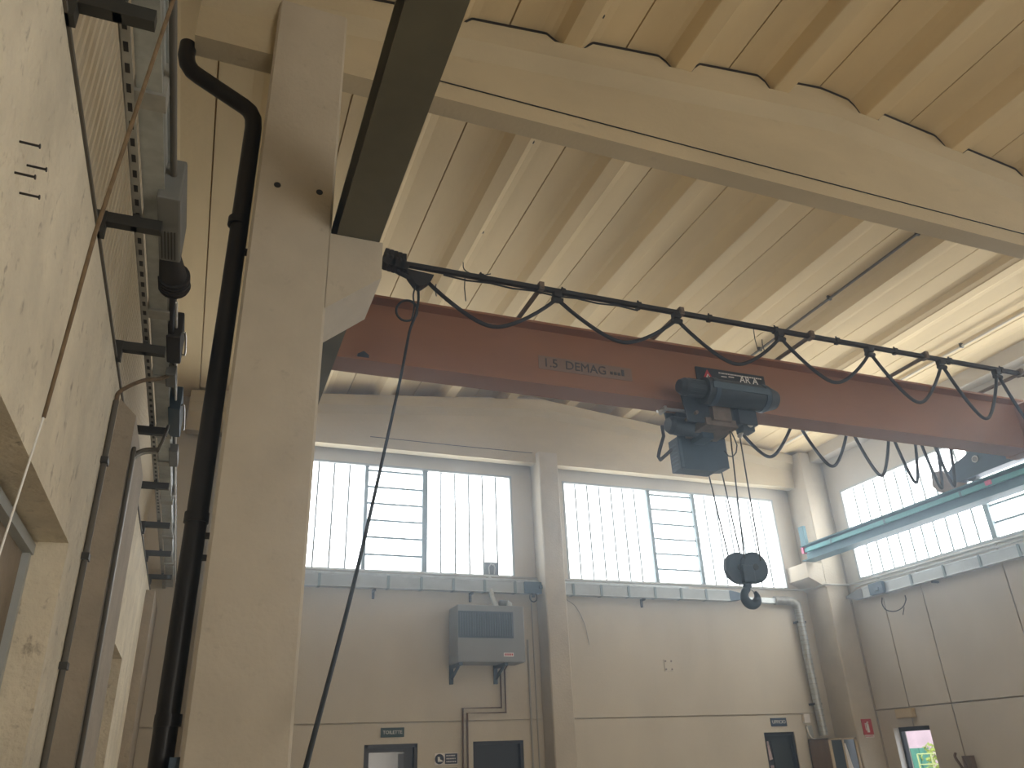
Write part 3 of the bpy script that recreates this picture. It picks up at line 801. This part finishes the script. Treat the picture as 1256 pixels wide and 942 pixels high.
# boxes on it
t = tap('large grey switch box on the left wall trunking, nearest the ceiling edge', -.445, -.335, 3.42, 3.98, 4.25, 4.50, 'box_grey')
m = MB()
for k in range(5): m.box(-.430 + .016 * k, -.424 + .016 * k, 3.70, 3.95, 4.245, 4.25)
m.build('vent_slots', 'dark_steel', t)
m = MB(); m.cyl((-.39, 3.98, 4.30), (-.39, 4.06, 4.30), .030, n=12); m.build('cable_gland', 'black_steel', t)
t = thing('power_plug', 'black cone shaped power plug hanging from the left wall trunking', 'power plug', (-.38, 4.2, 4.3))
m = MB(); m.cyl((-.40, 4.00, 4.32), (-.385, 4.22, 4.32), .055, .075, n=20); m.cyl((-.385, 4.22, 4.32), (-.37, 4.34, 4.32), .075, .085, n=20); m.cyl((-.37, 4.34, 4.32), (-.385, 4.40, 4.32), .06, .03, n=16); m.build('plug_body', 'black_steel', t)
m = MB()
for k in range(5): m.cyl((-.378, 4.22 + .028 * k, 4.32), (-.378, 4.235 + .028 * k, 4.32), .088, n=18)
m.build('grip_rings', 'rubber', t)
MB().tube(bez([(-.385, 4.40, 4.31), (-.39, 4.7, 4.30), (-.40, 5.0, 4.33)], 8), .018, 10).build('plug_cable', 'rubber', t)
t = tap('dark plug box with a wire bail, middle one on the left trunking', -.425, -.335, 4.92, 5.30, 4.28, 4.48, 'black_steel')
MB().tube(bez([(-.335, 4.95, 4.34), (-.315, 4.95, 4.34), (-.310, 5.1, 4.33), (-.315, 5.26, 4.34), (-.335, 5.26, 4.34)], 6), .007, 6).build('wire_bail', 'steel', t)
t = tap('dark plug box hanging farthest along the left trunking', -.425, -.335, 6.10, 6.70, 4.28, 4.48, 'box_blue')
MB().tube(bez([(-.335, 6.15, 4.34), (-.315, 6.15, 4.34), (-.310, 6.4, 4.33), (-.315, 6.65, 4.34), (-.335, 6.65, 4.34)], 6), .007, 6).build('wire_bail', 'steel', t)
t = tap('small grey outlet box on the left trunking after the bail box', -.430, -.36, 5.40, 5.62, 4.24, 4.32, 'box_grey')
t = tap('small grey junction box on the left trunking beyond the plug boxes', -.425, -.35, 7.0, 7.40, 4.26, 4.34, 'box_grey')

# conduits on the left wall
vc = thing('wall_conduit', 'grey conduit rising up the left wall plaster between the niche and the pilaster', 'conduit', (XL, 5.3, 0))
MB().tube([(XL + .018, 5.30, 0), (XL + .018, 5.29, 2.0), (XL + .018, 5.28, 3.95)], .018, 10).build('conduit_tube', 'dark_conduit', vc)
MB().tube(bez([(XL + .018, 5.28, 3.95), (XL + .03, 5.28, 4.02), (XL + .14, 5.30, 4.12), (-.46, 5.40, 4.20), (-.40, 5.45, 4.26)], 8), .014, 8).build('cable_tail', 'rope', vc)
for zz in (2.30, 2.92, 3.53): MB().box(XL, XL + .042, 5.24, 5.33, zz - .019, zz + .019).build('conduit_clip', 'dark_steel', vc)
pc = thing('wall_conduit', 'pair of thin conduits climbing the left wall pilaster to the trunking', 'conduit', (-.56, 5.7, 0))
for dx, mt in ((0, 'dark_conduit'), (.05, 'perforated')):
    MB().tube(bez([(-.545, 5.64 + dx, 0), (-.550, 5.64 + dx, 2.0), (-.560, 5.64 + dx, 3.62), (-.555, 5.66 + dx, 3.72), (-.50, 5.70 + dx, 3.78), (-.42, 5.72 + dx, 3.80)], 8), .014, 8).build('conduit_tube', mt, pc)
MB().tube(bez([(-.42, 5.75, 3.80), (-.41, 6.0, 4.0), (-.42, 6.4, 4.26)], 6), .012, 8).build('cable_tail', 'dark_conduit', pc)

# rope in front of the left wall
rp = MB().tube([(-.385, 1.9, 2.45), (-.37, 1.9, 2.96), (-.31, 1.9, 3.85), (-.165, 1.9, 5.9), (-.05, 1.9, 7.6)], [.0045, .0055, .006, .006, .006], 8).build('rope', 'rope')
tag(rp, 'thin brown rope slanting down in front of the left wall, white at its lower end', 'rope')
MB().tube([(-.505, 1.9, .02), (-.455, 1.9, 1.1), (-.405, 1.9, 2.14), (-.385, 1.9, 2.46)], .0026, 6).build('white_tail', 'white_paint', rp)
# nails sticking out of the plaster
for k, (px, py) in enumerate(((24, 173), (33, 202), (18, 211), (24, 236))):
    p = AX(px, py, XL)
    m = MB(); m.cyl(p - Vector((.03, 0, 0)), p + Vector((.055, .0, -.005)), .004, n=8); m.cyl(p + Vector((.055, 0, -.005)), p + Vector((.058, 0, -.005)), .008, n=8)
    lab = ('uppermost of four nails in the left wall plaster', 'second highest of four nails in the left wall plaster', 'third highest of four nails, farthest left in the plaster', 'lowest of four nails in the left wall plaster')[k]
    tag(m.build('nail', 'black_steel'), lab, 'nail', 'nails in the left wall')

# drainpipe
dp = thing('drainpipe', 'black rainwater drainpipe beside the front pillar with a double bend on top', 'drainpipe', (-.07, 4.86, 0))
pts = [(-.10, 4.86, 0), (-.09, 4.86, 2.0), (-.075, 4.86, 4.5), (-.072, 4.86, 6.0)]
pth = [Vector(p) for p in pts] + [Vector((-.072, 4.86, 6.12)), Vector((-.082, 4.86, 6.21)), Vector((-.115, 4.86, 6.275)), Vector((-.16, 4.86, 6.31))] + \
      [Vector((-.50, 4.86, 6.50)), Vector((-.56, 4.86, 6.54)), Vector((-.60, 4.86, 6.60)), Vector((-.62, 4.86, 6.68)), Vector((-.62, 4.86, 6.80))]
MB().tube(pth, .062, 20).build('pipe', 'drainpipe', dp)
for zz in (1.95, 3.05, 5.2): MB().cyl((-.085, 4.86, zz), (-.085, 4.86, zz + .06), .070, n=20).build('pipe_sleeve', 'drainpipe', dp)
for zz in (2.85, 2.98, 5.0): MB().box(-.10, .01, 4.84, 4.90, zz - .012, zz + .012).build('pipe_clip', 'dark_steel', dp)
MB().box(-.05, 0.005, 4.66, 4.80, 1.35, 1.80).build('pipe_guard', 'box_blue', dp)

# ------------------------------------------------------------------ gas heater on the far wall
gh = thing('wall_heater', 'grey box heater with dark louvred grille on the far wall', 'heater', (4.6, 12.6, 3.2))
hy = 12.42
q0 = AY(561, 741, hy); q1 = AY(645, 813, hy)
hx0, hx1, hz1, hz0 = q0.x, q1.x, q0.z, AY(600, 812, hy).z
MB().box(hx0, hx1, hy, 12.90, hz0, hz1, ch=.015).build('case', 'heater_case', gh)
g0 = AY(562, 749, hy); g1 = AY(630, 783, hy)
MB().box(g0.x, g1.x, hy - .012, hy + .01, g1.z, g0.z).build('grille_panel', 'heater_grille', gh)
m = MB()
for k in range(22): xx = g0.x + .03 + (g1.x - g0.x - .06) * k / 21; m.box(xx - .006, xx + .006, hy - .022, hy - .012, g1.z + .03, g0.z - .03)
m.build('grille_louvres', 'heater_fin', gh)
lb = AY(624, 803, hy)
MB().box(lb.x - .085, lb.x + .085, hy - .006, hy, lb.z - .03, lb.z + .03).build('badge', 'white_card', gh)
m = MB()
for k in range(5): m.box(lb.x - .07 + .03 * k, lb.x - .05 + .03 * k, hy - .009, hy - .006, lb.z - .015, lb.z + .018)
m.build('badge_marks', 'sign_red', gh)
for bxp in (hx0 + .06, AY(612, 820, 12.8).x):
    m = MB(); m.box(bxp - .03, bxp + .03, 12.95, 13.0, hz0 - .28, hz0 + .16); m.box(bxp - .03, bxp + .03, 12.45, 13.0, hz0 - .045, hz0); m.prism([(12.97, hz0 - .22), (12.97, hz0 - .17), (12.55, hz0 - .03), (12.60, hz0 - .07)], 'x', bxp - .02, bxp + .02)
    m.build('wall_bracket', 'box_blue', gh)
m = MB(); m.cyl((4.62, 12.62, hz1 - .01), (4.60, 12.80, hz1 + .24), .045, n=16); m.cyl((4.60, 12.80, hz1 + .24), (4.62, 12.96, 4.66), .045, n=16); m.cyl((4.88, 12.70, hz1 - .01), (4.90, 12.76, hz1 + .10), .05, n=16); m.cyl((4.90, 12.76, hz1 + .10), (4.80, 12.92, hz1 + .14), .05, n=16)
m.build('flue_pipe', 'galvanised', gh)
g = thing('gas_pipes', 'pair of brown gas pipes stepping down from the heater to the floor', 'pipe', (4.2, 12.95, 0))
for d in (0, 1):
    o = .075 * d
    MB().tube([(4.78 + o, 12.78, hz0 + .02), (4.78 + o, 12.955, hz0 - .06), (4.78 + o, 12.955, 2.55 - o), (4.12 + o, 12.955, 2.55 - o), (4.12 + o, 12.955, 0)], .016, 8).build('pipe_run', 'copper', g)
wall_pipe('thin grey conduit down the left side of the middle far wall pillar', [(5.30, 12.975, 3.62), (5.30, 12.975, 2.0), (5.30, 12.975, 0)], .016, 'conduit')
wall_pipe('long thin conduit dropping from the tap-off box beside the middle pillar', [(5.40, 12.975, 4.34), (5.41, 12.975, 2.0), (5.41, 12.975, 0)], .010, 'conduit')
# wire over the plaster right of the middle pillar
o = MB().tube(bez([AY(695, 735, 12.985), AY(707, 745, 12.985), AY(717, 765, 12.985), AY(721, 782, 12.985), AY(723, 791, 12.985)], 8), .007, 6).build('hanging_wire', 'conduit')
tag(o, 'thin wire hanging down the far wall right of the middle pillar', 'wire')
t = thing('wall_patch', 'small square fixing plate with screws on the far wall under the second window', 'wall plate', (8.02, 12.99, 3.2))
p = AY(820, 816, 12.99); MB().box(p.x - .085, p.x + .085, 12.985, 13.0, p.z - .10, p.z + .10).build('plate', 'far_wall', t)
for sx in (-1, 1):
    for sz in (-1, 1): MB().cyl((p.x + sx * .06, 12.978, p.z + sz * .07), (p.x + sx * .06, 12.986, p.z + sz * .07), .016, n=10).build('screw', 'rust', t)

# ------------------------------------------------------------------ doors in the far wall
def door(n, x0, x1, z1, leaf=None):
    fr = MB(); w = .05
    fr.box(x0, x0 + w, 13.02, 13.16, 0, z1); fr.box(x1 - w, x1, 13.02, 13.16, 0, z1); fr.box(x0, x1, 13.02, 13.16, z1 - w, z1)
    r = struct(fr.build('door_%d' % n, 'door_dark'))
    return r
d1 = door(1, D1[0], D1[1], D1[3])
MB().box(D1[0] + .05, D1[1] - .05, 13.10, 13.14, 0.01, 2.01).build('door_leaf', 'door_dark', d1)
MB().box(D1[0] + .09, D1[1] - .19, 13.085, 13.10, 1.0, 1.95).build('door_glass', 'dark_glass', d1)
MB().box(D1[0] + .55, D1[1] - .20, 13.075, 13.086, .2, 1.92).build('leaf_panel', 'door_leaf', d1)
d2 = door(2, D2[0], D2[1], D2[3])
MB().box(D2[0] + .05, D2[1] - .05, 13.12, 13.16, .01, 2.01).build('door_leaf', 'door_dark', d2)
MB().cyl((D2[0] + .13, 13.12, 1.02), (D2[0] + .13, 13.07, 1.02), .015, n=10).build('door_handle', 'steel', d2)
d3 = door(3, D3[0], D3[1], D3[3])
MB().box(D3[0] + .05, D3[1] - .05, 13.10, 13.13, .01, 2.01).build('door_leaf', 'door_dark', d3)
MB().box(D3[0] + .20, D3[1] - .10, 13.085, 13.10, .9, 1.92).build('door_glass', 'dark_glass', d3)
m = MB(); m.prism([(D3[0] + .07, 1.90), (D3[0] + .13, 1.92), (D3[0] + .17, 1.62), (D3[0] + .09, 1.60)], 'y', 13.08, 13.10); m.prism([(D3[0] + .10, 1.52), (D3[0] + .17, 1.52), (D3[0] + .17, .9), (D3[0] + .10, .9)], 'y', 13.08, 13.10)
m.build('door_pale_pieces', 'pink_white', d3)  # pale pink pieces on the office door leaf
for a_, b_ in ((D1[0], D1[1]), (D2[0], D2[1]), (D3[0], D3[1])): pass
struct(MB().box(2.2, 11.0, 13.19, 13.29, 0, 2.3).build('wall_far_backing', 'dark_inside'))

# signs
def sign(name, label, txt, x0, x1, z0, z1, mt, size, arrow=False):
    t = thing(name, label, 'sign', ((x0 + x1) / 2, 12.99, z0))
    MB().box(x0, x1, 12.985, 13.0, z0, z1).build('sign_panel', mt, t)
    text(txt, size, 'white_paint', ((x0 + x1) / 2, 12.983, (z0 + z1) / 2), (1, 0, 0), (0, 0, 1), 'lettering', t, .002)
    return t
sign('toilet_sign', 'small dark green sign reading TOILETTE over the first door', 'TOILETTE', 2.815, 3.18, 2.155, 2.29, 'sign_green', .070)
sign('office_sign', 'small blue sign reading UFFICIO over the glazed door', 'UFFICIO', 10.06, 10.41, 2.16, 2.30, 'sign_blue', .082)
ss = thing('safety_sign', 'blue safety shoe notice between the two dark doors', 'sign', (3.86, 12.99, 1.75))
MB().box(3.67, 4.045, 12.99, 13.0, 1.745, 1.91).build('sign_panel', 'white_card', ss)
MB().cyl((3.745, 12.99, 1.828), (3.745, 12.986, 1.828), .072, n=28).build('round_symbol', 'sign_navy', ss)
m = MB(); m.prism([(3.715, 1.86), (3.75, 1.86), (3.755, 1.825), (3.795, 1.805), (3.795, 1.79), (3.72, 1.79)], 'y', 12.983, 12.986); m.build('boot_mark', 'white_paint', ss)
MB().box(3.835, 4.035, 12.986, 12.99, 1.755, 1.90).build('text_field', 'sign_navy', ss)
m = MB()
for k in range(3):
    x = 3.855
    while x < 4.0: w = random.uniform(.012, .028); m.box(x, x + w, 12.984, 12.986, 1.862 - .042 * k, 1.88 - .042 * k); x += w + .008
m.build('small_print', 'white_paint', ss)
nf = thing('notice_frame', 'pale framed notice under the blue safety shoe notice', 'notice', (3.86, 12.99, 1.4))
MB().box(3.68, 4.03, 12.985, 13.0, 1.42, 1.70).build('border', 'copper', nf); MB().box(3.69, 4.02, 12.982, 12.985, 1.43, 1.69).build('sheet', 'far_wall', nf)

# fire extinguisher sign on the corner pillar
fs = thing('fire_sign', 'red fire extinguisher sign on the corner pillar', 'sign', (11.72, 12.39, 1.93))
a = AY(1056, 882, 12.39); b = AY(1072, 901, 12.39)
MB().box(a.x, b.x, 12.385, 12.40, b.z, a.z).build('sign_panel', 'sign_red', fs)
cx, cz = (a.x + b.x) / 2, (a.z + b.z) / 2
m = MB(); m.prism([(cx - .028, cz - .095), (cx + .028, cz - .095), (cx + .028, cz + .04), (cx + .012, cz + .062), (cx - .012, cz + .062), (cx - .028, cz + .04)], 'y', 12.381, 12.385)
m.box(cx - .012, cx + .035, 12.381, 12.385, cz + .066, cz + .085); m.box(cx - .055, cx - .042, 12.381, 12.385, cz - .06, cz + .05); m.box(cx - .055, cx - .01, 12.381, 12.385, cz + .05, cz + .062)
m.build('extinguisher_symbol', 'white_paint', fs)
m = MB(); m.box(a.x + .02, b.x, 12.390, 12.40, b.z - .045, b.z - .004); m.build('caption_strip', 'white_card', fs)
m = MB(); x = a.x + .03
while x < b.x - .02: w = random.uniform(.01, .02); m.box(x, x + w, 12.388, 12.39, b.z - .032, b.z - .016); x += w + .007
m.build('small_print', 'sign_red', fs)

# boxes under the riser
t = tap('small cream junction box at the foot of the cable riser', 10.78, 10.92, 12.93, 13.0, 2.20, 2.36, 'white_card')
t = tap('narrow grey switch box below the cream junction box', 10.83, 10.93, 12.93, 13.0, 1.95, 2.16, 'galvanised')
MB().tube(bez([(10.83, 12.96, 2.14), (10.84, 12.94, 2.0), (10.90, 12.94, 1.93), (10.98, 12.95, 1.92)], 8), .014, 8).build('curved_cable', 'white_paint', t)

# glazed wooden cabinet in the corner
cb_ = thing('glazed_cabinet', 'brown wooden cabinet with cream framed glass doors in the far right corner', 'cabinet', (11.1, 12.65, 0))
cx0, cx1, cy0, cy1, ct = 10.80, 11.44, 12.44, 12.96, 1.92
m = MB(); m.box(cx0, cx0 + .02, cy0, cy1, 0, ct); m.box(cx1 - .02, cx1, cy0, cy1, 0, ct); m.box(cx0, cx1, cy0, cy1, ct - .02, ct); m.box(cx0, cx1, cy1 - .02, cy1, 0, ct); m.box(cx0, cx1, cy0, cy1, .0, .08)
m.build('carcass', 'wood', cb_)
for i, (a_, b_) in enumerate(((cx0, (cx0 + cx1) / 2), ((cx0 + cx1) / 2, cx1))):
    m = MB(); w = .055; m.box(a_, a_ + w if i == 0 else a_ + .02, cy0 - .022, cy0, .08, ct); m.box(b_ - (w if i else .02), b_, cy0 - .022, cy0, .08, ct); m.box(a_, b_, cy0 - .022, cy0, .08, .08 + w); m.box(a_, b_, cy0 - .022, cy0, ct - .03, ct)
    dd = m.build('cabinet_door', 'cream_wood', cb_)
    MB().box(a_ + .02, b_ - .02, cy0 - .012, cy0 - .006, .13, ct - .03).build('door_glass', 'dark_glass', dd)
m = MB(); m.prism([(11.13, 1.83), (11.16, 1.83), (11.27, 1.2), (11.13, 1.2)], 'y', cy0 - .030, cy0 - .024); m.build('paper_sheet', 'white_card', cb_)

# tan box above the side door, cable clamp on the right wall
t = thing('emergency_lamp', 'flat tan emergency lamp box above the door in the right wall', 'lamp', (11.95, 11.7, 2.19))
a = AX(1098, 869, 11.95); b = AX(1122, 880, 11.95)
MB().box(11.92, 12.0, b.y, a.y, 2.19, 2.345, ch=.01).build('lamp_body', 'tan_box', t)
MB().box(11.915, 11.922, b.y + .02, a.y - .02, 2.21, 2.325).build('lamp_lens', 'cream_wood', t)
t = thing('pipe_bracket', 'rusty iron bracket on the right wall joint low at the picture edge', 'bracket', (11.95, 10.6, 1.3))
m = MB(); m.box(11.90, 12.0, 10.50, 10.66, 1.20, 1.56); m.build('back_plate', 'rust', t)
m = MB(); m.tube(bez([(11.90, 10.76, 1.60), (11.85, 10.74, 1.55), (11.86, 10.70, 1.45), (11.88, 10.66, 1.35)], 6), .022, 8); m.tube(bez([(11.88, 10.62, 1.54), (11.84, 10.58, 1.50), (11.86, 10.55, 1.35), (11.88, 10.52, 1.22)], 6), .016, 8); m.build('clamp_arm', 'copper', t)

# door in the right wall, open to daylight
fr = MB(); fr.box(12.12, 12.20, DR[0], DR[0] + .06, 0, DR[3]); fr.box(12.12, 12.20, DR[1] - .06, DR[1], 0, DR[3]); fr.box(12.12, 12.20, DR[0], DR[1], DR[3] - .07, DR[3])
dr_ = struct(fr.build('door_4', 'door_dark'))
MB().box(11.995, 12.13, DR[1] - .012, DR[1] + .0, 0, DR[3]).build('door_reveal', 'white_paint', dr_)

# outside
struct(MB().box(12.3, 60, -30, 60, -.25, -.05).build('ground_outside', 'asphalt'))
oh = thing('outside_house', 'pink rendered house wall seen through the open side door', 'building', (24, 20, 0))
m = MB(); m.box(26, 30, 14, 40, -.1, 6.0); m.build('house_wall', 'outside_pink', oh)
m = MB(); m.prism([(25.7, 6.0), (30.3, 6.0), (28, 7.4)], 'y', 13.7, 40.3); m.build('house_roof', 'rust', oh)
ge = AX(1137, 917, 20)
gp = thing('green_hoarding', 'teal green hoarding seen through the open side door', 'fence', (20, 19, 0))
m = MB()
for k in range(28): m.box(20, 20.05, ge.y + .33 * k, ge.y + .30 + .33 * k, -.05, ge.z)
m.build('hoarding_boards', 'outside_green', gp)
m = MB(); [m.box(20.05, 20.12, ge.y + .2 + 2.2 * k, ge.y + .3 + 2.2 * k, -.05, ge.z - .05) for k in range(5)]; m.build('hoarding_post', 'outside_green', gp)
fe = AX(1125, 925, 16.2)
yf = thing('garden_fence', 'pale yellow metal rail fence outside the open side door', 'fence', (16, 15, 0))
m = MB()
for zz in (.5, .72, .94, 1.16, 1.38, 1.60, 1.82): m.cyl((16.2, fe.y - 1.2, zz - 1.82 + fe.z), (16.2, fe.y, zz - 1.82 + fe.z), .012, n=8)
m.build('fence_rails', 'fence_yellow', yf)
for k in range(4): MB().cyl((16.2, fe.y - .4 * k, -.05), (16.2, fe.y - .4 * k, fe.z), .018, n=8).build('fence_post', 'fence_yellow', yf)
sy_ = AX(1154, 925, 17.5).y
sb = thing('garden_shrub', 'yellow green shrub outside behind the pale fence', 'shrub', (17.5, sy_, 0))
m = MB()
for k in range(420):
    a_ = random.uniform(0, 2 * PI); rr_ = .5 * math.sqrt(random.random()); z = random.uniform(.3, 1.80); s_ = (1 - ((z - 1.0) / 1.3) ** 2) ** .5 if abs(z - 1) < 1.3 else .2
    c = Vector((17.5 + rr_ * s_ * math.cos(a_), sy_ + rr_ * s_ * math.sin(a_), z)); n1 = Vector((random.uniform(-1, 1), random.uniform(-1, 1), random.uniform(-1, 1))).normalized() * .09; n2 = n1.orthogonal().normalized() * .045
    m.add([c - n1, c + n2, c + n1, c - n2], [(0, 1, 2, 3)])
m.build('foliage', 'shrub', sb, normals=False)
MB().cyl((17.5, sy_, -.05), (17.5, sy_, 1.2), .04, .02, n=8).build('stem', 'rust', sb)

# ------------------------------------------------------------------ haze added in the hall to imitate lens glare
hz = bpy.data.materials.new('glare_volume'); hz.use_nodes = True
nt = hz.node_tree; nt.nodes.clear()
o_ = nt.nodes.new('ShaderNodeOutputMaterial'); v_ = nt.nodes.new('ShaderNodeVolumeScatter')
v_.inputs['Color'].default_value = (.68, .84, 1.0, 1); v_.inputs['Density'].default_value = HAZE; v_.inputs['Anisotropy'].default_value = .82
nt.links.new(v_.outputs[0], o_.inputs['Volume']); M['glare_volume'] = hz
air = MB().box(-1.6, 12.7, YB - .6, 13.6, -.4, 9.2).build('glare_haze', 'glare_volume'); air['kind'] = 'stuff'; air['label'] = 'thin bluish haze added in the hall to imitate lens glare from the windows'; air['category'] = 'haze'

# ------------------------------------------------------------------ light
w = bpy.data.worlds.new('world'); S.world = w; w.use_nodes = True
bg = w.node_tree.nodes['Background']
bg.inputs['Color'].default_value = (.80, .88, 1.0, 1); bg.inputs['Strength'].default_value = 1.6
S.view_settings.view_transform = 'Standard'; S.view_settings.look = 'None'
S.view_settings.gamma = 1; S.view_settings.use_curve_mapping = False
S.view_settings.exposure = 0.80
S.cycles.max_bounces = 10; S.cycles.diffuse_bounces = 7
S.cycles.use_denoising = True
